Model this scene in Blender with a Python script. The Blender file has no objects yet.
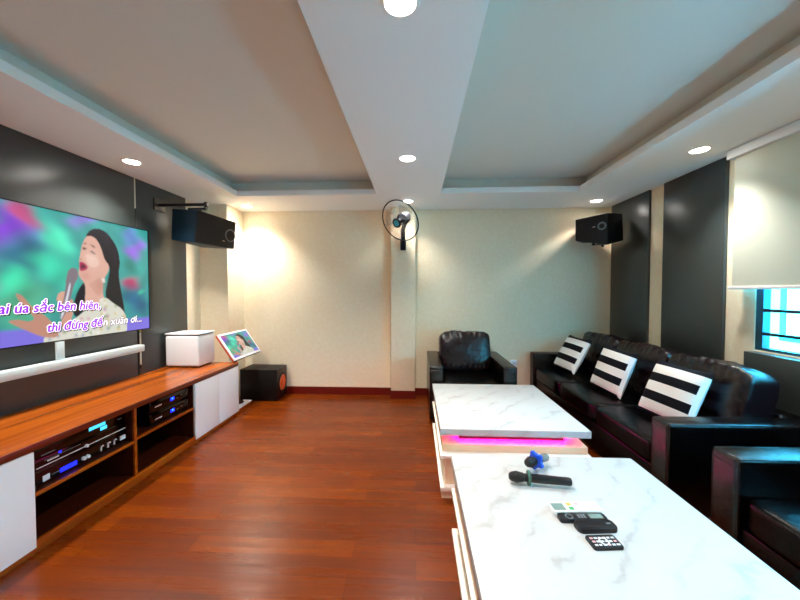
import bpy, bmesh, math, random
import numpy as np
from mathutils import Vector, Matrix, Euler, noise
random.seed(7)
D = bpy.data
SC = bpy.context.scene
COL = SC.collection
PI = math.pi

# ------------------------------------------------------------------ materials
def srgb(r, g, b):
    def c(v):
        v /= 255.0
        return v / 12.92 if v <= 0.04045 else ((v + 0.055) / 1.055) ** 2.4
    return (c(r), c(g), c(b), 1)

def mat(name, col, rough=.5, metal=0, spec=.5, emit=None, es=0, coat=0, alpha=None, trans=0):
    m = D.materials.new(name); m.use_nodes = True
    b = m.node_tree.nodes['Principled BSDF']
    b.inputs['Base Color'].default_value = col
    b.inputs['Roughness'].default_value = rough
    b.inputs['Metallic'].default_value = metal
    b.inputs['Specular IOR Level'].default_value = spec
    b.inputs['Coat Weight'].default_value = coat
    b.inputs['Transmission Weight'].default_value = trans
    if emit:
        b.inputs['Emission Color'].default_value = emit
        b.inputs['Emission Strength'].default_value = es
    if alpha is not None: b.inputs['Alpha'].default_value = alpha
    return m

class NT:
    """tiny node helper"""
    def __init__(s, m):
        s.t = m.node_tree; s.b = s.t.nodes['Principled BSDF']
    def n(s, typ, **kw):
        nd = s.t.nodes.new(typ)
        for k, v in kw.items():
            if k.startswith('i_'):
                key = k[2:].replace('_', ' ')
                nd.inputs[key].default_value = v
            else: setattr(nd, k, v)
        return nd
    def l(s, a, b): s.t.links.new(a, b)
    def coord(s, scale=(1, 1, 1), rot=(0, 0, 0), loc=(0, 0, 0)):
        tc = s.n('ShaderNodeTexCoord'); mp = s.n('ShaderNodeMapping')
        mp.inputs['Scale'].default_value = scale; mp.inputs['Rotation'].default_value = rot
        mp.inputs['Location'].default_value = loc
        s.l(tc.outputs['Object'], mp.inputs['Vector']); return mp.outputs['Vector']
    def ramp(s, fac, stops):
        r = s.n('ShaderNodeValToRGB'); e = r.color_ramp.elements
        while len(e) < len(stops): e.new(.5)
        for el, (p, c) in zip(e, stops): el.position = p; el.color = c
        s.l(fac, r.inputs['Fac']); return r.outputs['Color']
    def mix(s, fac, a, b, blend='MIX'):
        x = s.n('ShaderNodeMix', data_type='RGBA', blend_type=blend)
        for inp, v in ((x.inputs[0], fac), (x.inputs[6], a), (x.inputs[7], b)):
            if hasattr(v, 'links') or hasattr(v, 'is_linked'): s.l(v, inp)
            else: inp.default_value = v
        return x.outputs[2]
    def bump(s, h, strength=.1, dist=.01):
        bp = s.n('ShaderNodeBump'); bp.inputs['Strength'].default_value = strength
        bp.inputs['Distance'].default_value = dist
        s.l(h, bp.inputs['Height']); s.l(bp.outputs['Normal'], s.b.inputs['Normal'])

def noise_mat(name, c1, c2, scale=8, rough=.5, bump=0, bscale=None, spec=.5, detail=3):
    m = mat(name, c1, rough, spec=spec); k = NT(m)
    v = k.coord()
    n = k.n('ShaderNodeTexNoise', i_Scale=scale, i_Detail=detail); k.l(v, n.inputs['Vector'])
    k.l(k.ramp(n.outputs['Fac'], [(.3, c1), (.7, c2)]), k.b.inputs['Base Color'])
    if bump:
        n2 = k.n('ShaderNodeTexNoise', i_Scale=bscale or scale * 4, i_Detail=2.0); k.l(v, n2.inputs['Vector'])
        k.bump(n2.outputs['Fac'], bump)
    return m

def wood_mat(name, c1, c2, c3, axis='Y', scale=1.0, rough=.3, spec=.5):
    """long streaked veneer grain along an axis"""
    m = mat(name, c1, rough, spec=spec); k = NT(m)
    sc = {'X': (.6, 14, 14), 'Y': (14, .6, 14), 'Z': (14, 14, .6)}[axis]
    v = k.coord(tuple(a * scale for a in sc))
    n = k.n('ShaderNodeTexNoise', i_Scale=1.0, i_Detail=5.0, i_Roughness=.6); k.l(v, n.inputs['Vector'])
    k.l(k.ramp(n.outputs['Fac'], [(.3, c1), (.5, c2), (.7, c3)]), k.b.inputs['Base Color'])
    return m

def floor_mat():
    m = mat('floor_planks', srgb(140, 60, 15), .27, spec=.32); k = NT(m)
    v = k.coord()
    br = k.n('ShaderNodeTexBrick'); k.l(v, br.inputs['Vector'])
    br.offset = .37; br.offset_frequency = 2
    br.inputs['Color1'].default_value = (.0, .0, .0, 1); br.inputs['Color2'].default_value = (1, 1, 1, 1)
    br.inputs['Mortar'].default_value = (.5, .5, .5, 1)
    br.inputs['Scale'].default_value = 1.0; br.inputs['Mortar Size'].default_value = .0012
    br.inputs['Brick Width'].default_value = .9; br.inputs['Row Height'].default_value = .12
    base = k.ramp(br.outputs['Color'], [(0, srgb(104, 41, 1)), (.5, srgb(115, 48, 1)), (1, srgb(126, 55, 2))])
    v2 = k.coord((1.3, 22, 1))
    n = k.n('ShaderNodeTexNoise', i_Scale=1.0, i_Detail=6.0, i_Roughness=.62, i_Distortion=.6); k.l(v2, n.inputs['Vector'])
    g = k.ramp(n.outputs['Fac'], [(.32, (.55, .50, .45, 1)), (.6, (1, 1, 1, 1)), (.8, (1.1, 1.1, 1.1, 1))])
    c = k.mix(.8, base, g, 'MULTIPLY')
    n3 = k.n('ShaderNodeTexNoise', i_Scale=1.1, i_Detail=1.0); k.l(v, n3.inputs['Vector'])
    c = k.mix(.6, c, k.ramp(n3.outputs['Fac'], [(.3, (.8, .75, .7, 1)), (.7, (1.1, 1.1, 1.1, 1))]), 'MULTIPLY')
    seam = k.mix(br.outputs['Fac'], c, srgb(60, 18, 6))
    k.l(seam, k.b.inputs['Base Color'])
    rr = k.ramp(n.outputs['Fac'], [(.3, (.34, .34, .34, 1)), (.7, (.24, .24, .24, 1))])
    k.l(rr, k.b.inputs['Roughness'])
    k.bump(n.outputs['Fac'], .05, .004)
    return m

def wallpaper_mat():
    m = mat('cream_wallpaper', srgb(226, 214, 184), .7, spec=.25); k = NT(m)
    v = k.coord((1, 1, 1))
    vo = k.n('ShaderNodeTexVoronoi', i_Scale=26.0); k.l(v, vo.inputs['Vector'])
    n = k.n('ShaderNodeTexNoise', i_Scale=120.0, i_Detail=2.0); k.l(v, n.inputs['Vector'])
    c = k.mix(vo.outputs['Distance'], srgb(246, 226, 192), srgb(250, 236, 208))
    c = k.mix(.35, c, k.ramp(n.outputs['Fac'], [(.35, (.86, .85, .82, 1)), (.65, (1, 1, 1, 1))]), 'MULTIPLY')
    k.l(c, k.b.inputs['Base Color'])
    k.bump(vo.outputs['Distance'], .12, .003)
    return m

def marble_mat():
    m = mat('white_marble', srgb(203, 206, 207), .28, spec=.4); k = NT(m)
    v = k.coord((1, 1, 1), (0, 0, .75))
    n = k.n('ShaderNodeTexNoise', i_Scale=2.2, i_Detail=6.0, i_Roughness=.62); k.l(v, n.inputs['Vector'])
    add = k.n('ShaderNodeVectorMath', operation='MULTIPLY_ADD')
    k.l(n.outputs['Color'], add.inputs[0]); add.inputs[1].default_value = (.32, .22, .3); k.l(v, add.inputs[2])
    w = k.n('ShaderNodeTexWave', wave_type='BANDS', bands_direction='X', i_Scale=2.1, i_Distortion=3.4, i_Detail=4.0)
    w.inputs['Detail Scale'].default_value = 1.6
    k.l(add.outputs[0], w.inputs['Vector'])
    n2 = k.n('ShaderNodeTexNoise', i_Scale=5.0, i_Detail=4.0); k.l(v, n2.inputs['Vector'])
    vein = k.ramp(w.outputs['Color'], [(.0, srgb(178, 178, 178)), (.05, srgb(194, 192, 193)), (.2, srgb(199, 202, 203)), (1, srgb(203, 206, 207))])
    msk = k.ramp(n2.outputs['Fac'], [(.42, (0, 0, 0, 1)), (.6, (1, 1, 1, 1))])
    k.l(k.mix(msk, srgb(203, 206, 207), vein), k.b.inputs['Base Color'])
    return m

def leather_mat(name, c1, c2, rough=.3, spec=.5):
    m = mat(name, c1, rough, spec=spec); k = NT(m)
    v = k.coord()
    n = k.n('ShaderNodeTexNoise', i_Scale=5.0, i_Detail=3.0); k.l(v, n.inputs['Vector'])
    k.l(k.ramp(n.outputs['Fac'], [(.3, c1), (.7, c2)]), k.b.inputs['Base Color'])
    vo = k.n('ShaderNodeTexVoronoi', i_Scale=190.0); k.l(v, vo.inputs['Vector'])
    n2 = k.n('ShaderNodeTexNoise', i_Scale=9.0, i_Detail=4.0, i_Distortion=1.0); k.l(v, n2.inputs['Vector'])
    mx = k.n('ShaderNodeMath', operation='MULTIPLY_ADD'); k.l(n2.outputs['Fac'], mx.inputs[0]); mx.inputs[1].default_value = 5.0
    k.l(vo.outputs['Distance'], mx.inputs[2])
    k.bump(mx.outputs[0], .16, .006)
    return m

def stripe_mat():
    """horizontal black and white bands in the pillow's own height, stopping short of one side"""
    m = mat('striped_cotton', srgb(240, 240, 238), .85, spec=.2); k = NT(m)
    tc = k.n('ShaderNodeTexCoord'); sp = k.n('ShaderNodeSeparateXYZ'); k.l(tc.outputs['Object'], sp.inputs[0])
    r = k.n('ShaderNodeValToRGB'); r.color_ramp.interpolation = 'CONSTANT'
    W, B = srgb(243, 243, 240), srgb(9, 12, 22)
    mr = k.n('ShaderNodeMapRange'); k.l(sp.outputs['Y'], mr.inputs['Value'])
    mr.inputs['From Min'].default_value = -.21; mr.inputs['From Max'].default_value = .21
    k.l(mr.outputs[0], r.inputs['Fac'])
    st = [(0, B), (.05, W), (.235, B), (.40, W), (.575, B), (.735, W), (.90, B)]
    e = r.color_ramp.elements
    while len(e) < len(st): e.new(.5)
    for el, (p, c) in zip(e, st): el.position = p; el.color = c
    side = k.n('ShaderNodeMath', operation='GREATER_THAN'); k.l(sp.outputs['X'], side.inputs[0]); side.inputs[1].default_value = .186
    top = k.n('ShaderNodeMath', operation='LESS_THAN'); k.l(sp.outputs['Y'], top.inputs[0]); top.inputs[1].default_value = .168
    bth = k.n('ShaderNodeMath', operation='MULTIPLY'); k.l(side.outputs[0], bth.inputs[0]); k.l(top.outputs[0], bth.inputs[1])
    k.l(k.mix(bth.outputs[0], r.outputs['Color'], W), k.b.inputs['Base Color'])
    n = k.n('ShaderNodeTexNoise', i_Scale=14.0, i_Detail=3.0); k.l(tc.outputs['Object'], n.inputs['Vector'])
    k.bump(n.outputs['Fac'], .25, .012)
    return m

def vcol_emit(name, strength):
    m = D.materials.new(name); m.use_nodes = True; t = m.node_tree
    b = t.nodes['Principled BSDF']; b.inputs['Base Color'].default_value = (.008, .008, .01, 1)
    b.inputs['Roughness'].default_value = .25
    a = t.nodes.new('ShaderNodeVertexColor'); a.layer_name = 'Col'
    t.links.new(a.outputs['Color'], b.inputs['Emission Color'])
    b.inputs['Emission Strength'].default_value = strength
    return m

def glass_mat(name, tint, gloss=.06):
    m = D.materials.new(name); m.use_nodes = True; t = m.node_tree
    o = t.nodes['Material Output']; t.nodes.remove(t.nodes['Principled BSDF'])
    tr = t.nodes.new('ShaderNodeBsdfTransparent'); tr.inputs[0].default_value = tint
    g = t.nodes.new('ShaderNodeBsdfGlossy'); g.inputs['Roughness'].default_value = .02
    mx = t.nodes.new('ShaderNodeMixShader'); mx.inputs[0].default_value = gloss
    t.links.new(tr.outputs[0], mx.inputs[1]); t.links.new(g.outputs[0], mx.inputs[2]); t.links.new(mx.outputs[0], o.inputs[0])
    return m

def blind_mat():
    m = D.materials.new('blind_fabric'); m.use_nodes = True; t = m.node_tree
    o = t.nodes['Material Output']; b = t.nodes['Principled BSDF']
    b.inputs['Base Color'].default_value = srgb(206, 211, 196); b.inputs['Roughness'].default_value = .8
    tl = t.nodes.new('ShaderNodeBsdfTranslucent'); tl.inputs[0].default_value = srgb(228, 232, 214)
    mx = t.nodes.new('ShaderNodeMixShader'); mx.inputs[0].default_value = BLIND_T
    t.links.new(b.outputs[0], mx.inputs[1]); t.links.new(tl.outputs[0], mx.inputs[2]); t.links.new(mx.outputs[0], o.inputs[0])
    return m
BLIND_T = .05

M = dict(
    floor=floor_mat(), paper=wallpaper_mat(), marble=marble_mat(),
    ceil=mat('ceiling_paint', srgb(248, 248, 247), .8, spec=.2),
    greige=mat('recess_paint', srgb(228, 224, 214), .8, spec=.2),
    panel=noise_mat('charcoal_panel', srgb(50, 56, 56), srgb(53, 59, 58), 3, .35, spec=.7),
    skirting=mat('red_brown_skirting', srgb(104, 15, 5), .35),
    veneer=wood_mat('walnut_veneer', srgb(120, 50, 4), srgb(158, 74, 8), srgb(186, 96, 16), 'Y', rough=.24),
    veneer_shaded=wood_mat('walnut_shaded', srgb(40, 11, 2), srgb(54, 15, 3), srgb(66, 21, 4), 'Y', rough=.4),  # same walnut veneer, its colour darkened for the shade inside the cabinet
    veneer_edge=wood_mat('walnut_edge', srgb(92, 28, 3), srgb(110, 36, 4), srgb(126, 44, 6), 'Y', rough=.3),
    white=mat('white_gloss_laminate', srgb(246, 248, 252), .25),
    white_matte=mat('white_plastic', srgb(242, 245, 247), .4),
    silver=mat('pale_silver_plastic', srgb(214, 228, 230), .35),
    black=mat('black_plastic', srgb(7, 7, 9), .35),
    blackmat=mat('black_vinyl', srgb(4, 4, 5), .5, spec=.35),
    gloss_black=mat('gloss_black', srgb(3, 3, 4), .12),
    teal_black=noise_mat('blue_black_vinyl', srgb(4, 40, 58), srgb(5, 46, 64), 40, .5),
    grille=noise_mat('speaker_grille', srgb(5, 5, 8), srgb(10, 11, 16), 300, .6, .4),
    chrome=mat('chrome', srgb(210, 212, 215), .2, metal=1),
    copper=mat('copper_cone', srgb(226, 92, 24), .35, metal=.6, spec=.6),
    rubber=mat('black_rubber', srgb(10, 10, 11), .6),
    leather=leather_mat('brown_black_leather', srgb(2, 2, 2), srgb(4, 3, 3), .2, .16),
    leather_gloss=leather_mat('dark_brown_leather', srgb(14, 6, 9), srgb(22, 9, 13), .24, .5),
    leather_arm=leather_mat('polished_black_leather', srgb(2, 2, 2), srgb(3, 3, 3), .22, .55),
    piping=mat('leather_piping', srgb(20, 14, 14), .25),
    stripe=stripe_mat(),
    cream=mat('cream_laminate', srgb(238, 208, 172), .4),
    cream_white=mat('off_white_laminate', srgb(246, 240, 228), .35),
    led_pink=mat('pink_led_strip', srgb(255, 60, 160), .4, emit=(1, .0, .26, 1), es=36),
    led_dim=mat('dim_pink_led_strip', srgb(255, 60, 160), .4, emit=(1, .02, .28, 1), es=1.5),
    lamp=mat('lamp_lens', srgb(255, 250, 240), .4, emit=(1, .95, .88, 1), es=28),
    ring=mat('lamp_trim_ring', srgb(245, 245, 242), .4),
    alu=mat('blue_green_aluminium', srgb(4, 72, 92), .4),
    bar=mat('dark_teal_steel', srgb(2, 36, 52), .4),
    glass=glass_mat('window_glass', (.80, .97, 1, 1)),
    outwall=mat('pale_render', srgb(222, 232, 226), .8),
    outwhite=mat('white_shutter', srgb(245, 246, 246), .6),
    outcyan=mat('aqua_paint', srgb(70, 215, 225), .6),
    blind=blind_mat(),
    cable=mat('cream_trim', srgb(226, 222, 200), .5),
    yellow=mat('yellow_plastic', srgb(200, 180, 60), .5),
    led_blue=mat('blue_led', srgb(20, 40, 255), .4, emit=(.01, .02, .9, 1), es=1.1),
    led_cyan=mat('cyan_display', srgb(60, 190, 230), .4, emit=(.06, .55, .85, 1), es=1.0),
    led_white=mat('white_marking', srgb(225, 228, 232), .5),
    grey_mark=mat('grey_marking', srgb(120, 126, 132), .5),
    fanblade=mat('smoky_clear_blade', srgb(200, 206, 214), .15, alpha=.13),
    navy=mat('navy_plastic', srgb(6, 9, 22), .6, spec=.2),
    aqua=mat('aqua_badge', srgb(40, 195, 235), .3),
    cage=mat('dark_wire', srgb(14, 12, 12), .4),
    bluesponge=mat('blue_silicone', srgb(16, 84, 226), .5),
    greensponge=mat('green_silicone', srgb(62, 104, 92), .6),
    micbody=mat('mic_body', srgb(10, 10, 18), .35),
    michead=noise_mat('mic_mesh', srgb(5, 5, 7), srgb(14, 13, 16), 500, .5, .5),
    greytail=mat('grey_plastic', srgb(128, 128, 126), .4),
    remote=mat('remote_black', srgb(8, 13, 22), .4),
    lcd=mat('lcd_grey_green', srgb(122, 146, 140), .3),
    orange=mat('orange_button', srgb(240, 180, 60), .5),
    green=mat('green_button', srgb(60, 170, 100), .5),
    pinkbtn=mat('pink_button', srgb(240, 180, 180), .5),
    rosewood=mat('copper_red_edge', srgb(206, 92, 64), .35, metal=.3),
    screen=vcol_emit('tv_picture', .68), screen2=vcol_emit('monitor_picture', .66),
    txt_purple=mat('subtitle_purple', srgb(120, 30, 190), .5, emit=srgb(120, 24, 190), es=.7),
    txt_white=mat('subtitle_white', srgb(245, 240, 250), .5, emit=srgb(250, 240, 252), es=.7),
    txt_black=mat('subtitle_black', srgb(5, 5, 8), .5),
)

# ------------------------------------------------------------------ object helpers
def tag(o, label=None, cat=None, group=None, kind=None):
    if label: o['label'] = label
    if cat: o['category'] = cat
    if group: o['group'] = group
    if kind: o['kind'] = kind
    return o

def empty(name, loc, label, cat, rz=0, group=None):
    o = D.objects.new(name, None); COL.objects.link(o)
    o.location = loc; o.rotation_euler = (0, 0, rz); o.empty_display_size = .1
    return tag(o, label, cat, group)

class MB:
    """collects shapes into one mesh"""
    def __init__(s): s.bm = bmesh.new()
    def _take(s, r, mtx, bev=0, seg=2):
        vs = r['verts']
        bmesh.ops.transform(s.bm, matrix=mtx, verts=vs)
        if bev:
            es = list({e for v in vs for e in v.link_edges})
            bmesh.ops.bevel(s.bm, geom=es, offset=bev, segments=seg, profile=.5, affect='EDGES', clamp_overlap=True)
        return s
    def box(s, x0, x1, y0, y1, z0, z1, bev=0, seg=2, mtx=None):
        r = bmesh.ops.create_cube(s.bm, size=1)
        m = Matrix.Translation(((x0 + x1) / 2, (y0 + y1) / 2, (z0 + z1) / 2)) @ Matrix.Diagonal((abs(x1 - x0), abs(y1 - y0), abs(z1 - z0), 1))
        if mtx: m = mtx @ m
        return s._take(r, m, bev, seg)
    def cyl(s, p, axis, r1, r2, h, seg=32, bev=0, cap=True):
        """cone frustum starting at p going h along axis"""
        r = bmesh.ops.create_cone(s.bm, cap_ends=cap, segments=seg, radius1=r1, radius2=r2, depth=h)
        q = Vector((0, 0, 1)).rotation_difference(Vector(axis).normalized()).to_matrix().to_4x4()
        return s._take(r, Matrix.Translation(Vector(p)) @ q @ Matrix.Translation((0, 0, h / 2)))
    def lathe(s, prof, p=(0, 0, 0), axis=(0, 0, 1), seg=40):
        q = Matrix.Translation(Vector(p)) @ Vector((0, 0, 1)).rotation_difference(Vector(axis).normalized()).to_matrix().to_4x4()
        rings = []
        for r, z in prof:
            if r < 1e-6: rings.append([s.bm.verts.new(q @ Vector((0, 0, z)))])
            else: rings.append([s.bm.verts.new(q @ Vector((r * math.cos(2 * PI * k / seg), r * math.sin(2 * PI * k / seg), z))) for k in range(seg)])
        for a, b in zip(rings, rings[1:]):
            for k in range(seg):
                k2 = (k + 1) % seg
                if len(a) == 1 and len(b) == 1: continue
                if len(a) == 1: s.bm.faces.new((a[0], b[k], b[k2]))
                elif len(b) == 1: s.bm.faces.new((a[k], b[0], a[k2]))
                else: s.bm.faces.new((a[k], b[k], b[k2], a[k2]))
        return s
    def tube(s, pts, r, seg=8, closed=False):
        pts = [Vector(p) for p in pts]; n = len(pts); rings = []
        up = None
        for i, p in enumerate(pts):
            a = pts[(i - 1) % n] if (closed or i > 0) else p
            b = pts[(i + 1) % n] if (closed or i < n - 1) else p
            t = (b - a).normalized()
            if up is None:
                up = t.orthogonal().normalized()
            up = (up - t * up.dot(t)).normalized()
            sd = t.cross(up)
            rings.append([s.bm.verts.new(p + (up * math.cos(2 * PI * k / seg) + sd * math.sin(2 * PI * k / seg)) * r) for k in range(seg)])
        m = n if closed else n - 1
        for i in range(m):
            a, b = rings[i], rings[(i + 1) % n]
            for k in range(seg):
                k2 = (k + 1) % seg; s.bm.faces.new((a[k], a[k2], b[k2], b[k]))
        if not closed:
            s.bm.faces.new(rings[0][::-1]); s.bm.faces.new(rings[-1])
        return s
    def prism(s, poly, axis_from, axis_vec, bev=0):
        """extrude a closed 3-D polygon along a vector"""
        a = [s.bm.verts.new(Vector(p) + Vector(axis_from)) for p in poly]
        b = [s.bm.verts.new(Vector(p) + Vector(axis_from) + Vector(axis_vec)) for p in poly]
        n = len(poly)
        s.bm.faces.new(a[::-1]); s.bm.faces.new(b)
        for i in range(n):
            s.bm.faces.new((a[i], a[(i + 1) % n], b[(i + 1) % n], b[i]))
        if bev:
            es = list({e for v in a + b for e in v.link_edges})
            bmesh.ops.bevel(s.bm, geom=es, offset=bev, segments=2, profile=.5, affect='EDGES', clamp_overlap=True)
        return s
    def hull8(s, bottom, top, bev=0):
        """six-sided solid from two matching quads (bottom ring, top ring)"""
        a = [s.bm.verts.new(p) for p in bottom]; b = [s.bm.verts.new(p) for p in top]
        s.bm.faces.new(a[::-1]); s.bm.faces.new(b)
        for i in range(4): s.bm.faces.new((a[i], a[(i + 1) % 4], b[(i + 1) % 4], b[i]))
        if bev:
            es = list({e for v in a + b for e in v.link_edges})
            bmesh.ops.bevel(s.bm, geom=es, offset=bev, segments=2, profile=.5, affect='EDGES', clamp_overlap=True)
        return s
    def puff(s, sx, sy, sz, c=(0, 0, 0), p=5.0, n=20, mtx=None, wr=0, seed=0, crown=0):
        """stuffed cushion: rounded box with slightly crowned faces and wrinkles"""
        mtx = mtx or Matrix.Identity(4)
        vmap = {}
        def vert(key):
            if key not in vmap:
                d = Vector([k / n * 2 - 1 for k in key])
                L = (abs(d.x) ** p + abs(d.y) ** p + abs(d.z) ** p) ** (1 / p)
                q = d / L
                x, y, z = q.x, q.y, q.z
                if crown:
                    y += crown * (1 - x * x) * (1 - z * z) * y
                    z *= 1 + crown * .25 * (1 - x * x)
                v = Vector((x * sx / 2, y * sy / 2, z * sz / 2))
                if wr:
                    nn = noise.noise(Vector((v.x * 9 + seed, v.y * 9, v.z * 9))) + .5 * noise.noise(Vector((v.x * 26 + seed, v.y * 14, v.z * 26)))
                    nn *= 1 - .85 * abs(x) ** 10; ed = max(abs(x), abs(z)) ** 4
                    v += v.normalized() * nn * wr * (.35 + ed)
                    tp = min(1, max(0, (abs(z) - .62) / .3)) * (1 - abs(x) ** 8)
                    v.y += tp * wr * .55 * math.sin(v.x * 95 + 5 * noise.noise(Vector((v.x * 7 + seed, v.z * 5, 0)))) * (1 if y < 0 else -1)
                vmap[key] = s.bm.verts.new(mtx @ (v + Vector(c)))
            return vmap[key]
        for ax in range(3):
            for side in (0, n):
                for i in range(n):
                    for j in range(n):
                        ks = []
                        for (a, b) in ((i, j), (i + 1, j), (i + 1, j + 1), (i, j + 1)):
                            k = [0, 0, 0]; k[ax] = side; k[(ax + 1) % 3] = a; k[(ax + 2) % 3] = b
                            ks.append(vert(tuple(k)))
                        if side == 0: ks.reverse()
                        s.bm.faces.new(ks)
        return s
    def build(s, name, m, parent=None, smooth=True, mtx=None):
        me = D.meshes.new(name)
        if mtx: bmesh.ops.transform(s.bm, matrix=mtx, verts=s.bm.verts)
        bmesh.ops.recalc_face_normals(s.bm, faces=s.bm.faces)
        s.bm.to_mesh(me); s.bm.free()
        me.materials.append(m)
        if smooth:
            for p in me.polygons: p.use_smooth = True
            try: me.set_sharp_from_angle(angle=math.radians(38))
            except Exception: pass
        o = D.objects.new(name, me); COL.objects.link(o)
        if parent: o.parent = parent
        return o

def box(name, m, a, parent=None, bev=0, seg=2):
    return MB().box(*a, bev=bev, seg=seg).build(name, m, parent)

def struct(o):
    if not o.parent: o['kind'] = 'structure'
    return o

def copy_tree(o, parent=None):
    c = o.copy(); COL.objects.link(c)
    if parent: c.parent = parent
    for ch in [x for x in D.objects if x.parent == o]: copy_tree(ch, c)
    return c

def frame(o, xa, ya):
    """world matrix from origin + x and y axes"""
    x = Vector(xa).normalized(); z = x.cross(Vector(ya)).normalized(); y = z.cross(x)
    m = Matrix((x, y, z)).transposed().to_4x4(); m.translation = Vector(o); return m

# ------------------------------------------------------------------ dimensions of the room
H = 2.475            # dropped ceiling
YB = 4.40            # back wall
YR = -1.40           # wall behind the camera
XL, XR = -2.70, 2.50

# ------------------------------------------------------------------ room shell
struct(box('floor', M['floor'], (XL - .12, XR + .12, YR - .12, YB + .12, -.10, 0)))
struct(box('wall_back', M['paper'], (XL - .12, XR + .12, YB, YB + .12, 0, 2.8)))
struct(box('wall_rear', M['paper'], (XL - .12, XR + .12, YR - .12, YR, 0, 2.8)))
struct(box('wall_left', M['paper'], (XL - .12, XL, YR, YB, 0, 2.8)))
WY0, WY1, WZ0, WZ1 = .00, 2.56, .967, 2.22
mb = MB()
mb.box(XR, XR + .12, YR, WY0, 0, 2.8).box(XR, XR + .12, WY1, YB, 0, 2.8)
mb.box(XR, XR + .12, WY0, WY1, 0, WZ0).box(XR, XR + .12, WY0, WY1, WZ1, 2.8)
struct(mb.build('wall_right', M['paper']))
# ceiling: dropped board with two recesses and a hidden cove behind each lip
LIP = .06; RH = 2.665
RX = [(-2.03, -.44), (.27, 1.765)]
RY0, RY1 = -.9, 3.68
mb = MB()
xs = [XL, RX[0][0], RX[0][1], RX[1][0], RX[1][1], XR]
for a, b in ((0, 1), (2, 3), (4, 5)): mb.box(xs[a], xs[b], YR, YB, H, H + LIP)
for (a, b) in RX:
    mb.box(a, b, RY1, YB, H, H + LIP); mb.box(a, b, YR, RY0, H, H + LIP)
struct(mb.build('ceiling', M['ceil'], smooth=False))
struct(box('ceiling', M['greige'], (XL, XR, YR, YB, RH, RH + .1)))
# side of the coves
mb = MB()
for (a, b) in RX:
    g = .13
    mb.box(a - g - .02, a - g, RY0 - g, RY1 + g, H + LIP, RH).box(b + g, b + g + .02, RY0 - g, RY1 + g, H + LIP, RH)
    mb.box(a - g, b + g, RY1 + g, RY1 + g + .02, H + LIP, RH).box(a - g, b + g, RY0 - g - .02, RY0 - g, H + LIP, RH)
struct(mb.build('trim_1', M['greige'], smooth=False))
# corner column on the left and pilaster in the middle of the back wall
struct(box('trim_2', M['paper'], (XL, -2.345, 4.01, YB, 0, H)))
struct(box('trim_3', M['paper'], (-.325, -.011, 4.26, YB, .10, H), bev=.004))
# skirting
mb = MB()
mb.box(-2.345, -.325, YB - .014, YB, 0, .10).box(-.011, XR, YB - .014, YB, 0, .10).box(-.325, -.011, 4.252, YB, 0, .10)
struct(mb.build('baseboard_back', M['skirting']))
struct(box('baseboard_right', M['skirting'], (XR - .014, XR, 2.6, YB - .014, 0, .10)))
# charcoal wall panels
struct(box('trim_4', M['panel'], (XL, -2.675, YR, 3.036, .0, H), bev=.002))
struct(box('trim_5', M['panel'], (XL, -2.675, 3.052, 3.735, .0, H), bev=.002))
struct(box('trim_6', M['cable'], (XL, -2.676, 3.037, 3.051, 2.19, H)))
struct(box('trim_7', M['panel'], (2.475, XR, 3.66, 4.335, .1, H), bev=.003))
struct(box('trim_8', M['panel'], (2.475, XR, 2.785, 3.455, .1, H), bev=.003))
struct(box('trim_9', M['panel'], (2.42, XR, -1.0, 2.55, .1, .957), bev=.004))

# window in the right wall
w = struct(MB().box(XR + .01, XR + .06, WY0, WY0 + .05, WZ0, WZ1).box(XR + .01, XR + .06, WY1 - .05, WY1, WZ0, WZ1)
           .box(XR + .01, XR + .06, WY0 + .05, WY1 - .05, WZ0, WZ0 + .02).box(XR + .01, XR + .06, WY0 + .05, WY1 - .05, WZ1 - .05, WZ1)
           .build('window_1', M['alu']))
for z in (1.09, 1.26, 1.43, 1.60, 1.77, 1.94, 2.11):
    MB().box(XR + .012, XR + .03, WY0 + .05, WY1 - .05, z - .011, z + .011).build('grille_bar', M['bar'], w)
MB().box(XR + .03, XR + .055, 1.20, 1.25, WZ0 + .02, WZ1 - .05).build('mullion', M['alu'], w)
for ya, yb in ((WY0 + .05, 1.20), (1.25, WY1 - .05)):
    box('pane', M['glass'], (XR + .045, XR + .05, ya, yb, WZ0 + .02, WZ1 - .05), w)

# neighbouring house seen through the window
nb = empty('neighbouring_house', (4.6, 3.6, -1.0), 'pale house facade with an aqua window frame, outside beyond the grille window', 'building')
MB().box(0, .3, -5.6, 3.4, 0, 3.7).build('facade_wall', M['outwall'], nb)
f = MB().box(-.04, 0, -2.6, .76, 1.78, 1.83).box(-.04, 0, .70, .76, 1.83, 3.5).box(-.04, 0, -2.6, -2.54, 1.83, 3.5).box(-.04, 0, -2.6, .76, 3.5, 3.56).build('window_frame', M['outcyan'], nb)
for k in range(3):
    y1 = .70 - k * 1.08
    box('shutter', M['outwhite'], (-.03, 0, y1 - 1.07, y1 - .004, 1.83, 3.5), f)
MB().cyl((-.05, .88, 1.9), (0, 0, 1), .02, .02, 1.75, 12).build('drain_pipe', M['outwhite'], nb)

# roller blind
bl = empty('roller_blind', (2.42, 1.55, 1.43), 'white roller blind half lowered over the window', 'blind')
MB().box(-.035, .06, -1.2, 1.14, .975, 1.042, bev=.006).build('cassette', M['white_matte'], bl)
MB().box(-.003, .0, -1.15, 1.10, .0, .98).build('blind_fabric', M['blind'], bl)
MB().box(-.012, .008, -1.16, 1.125, -.018, .006, bev=.004).build('bottom_bar', M['white_matte'], bl)

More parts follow.
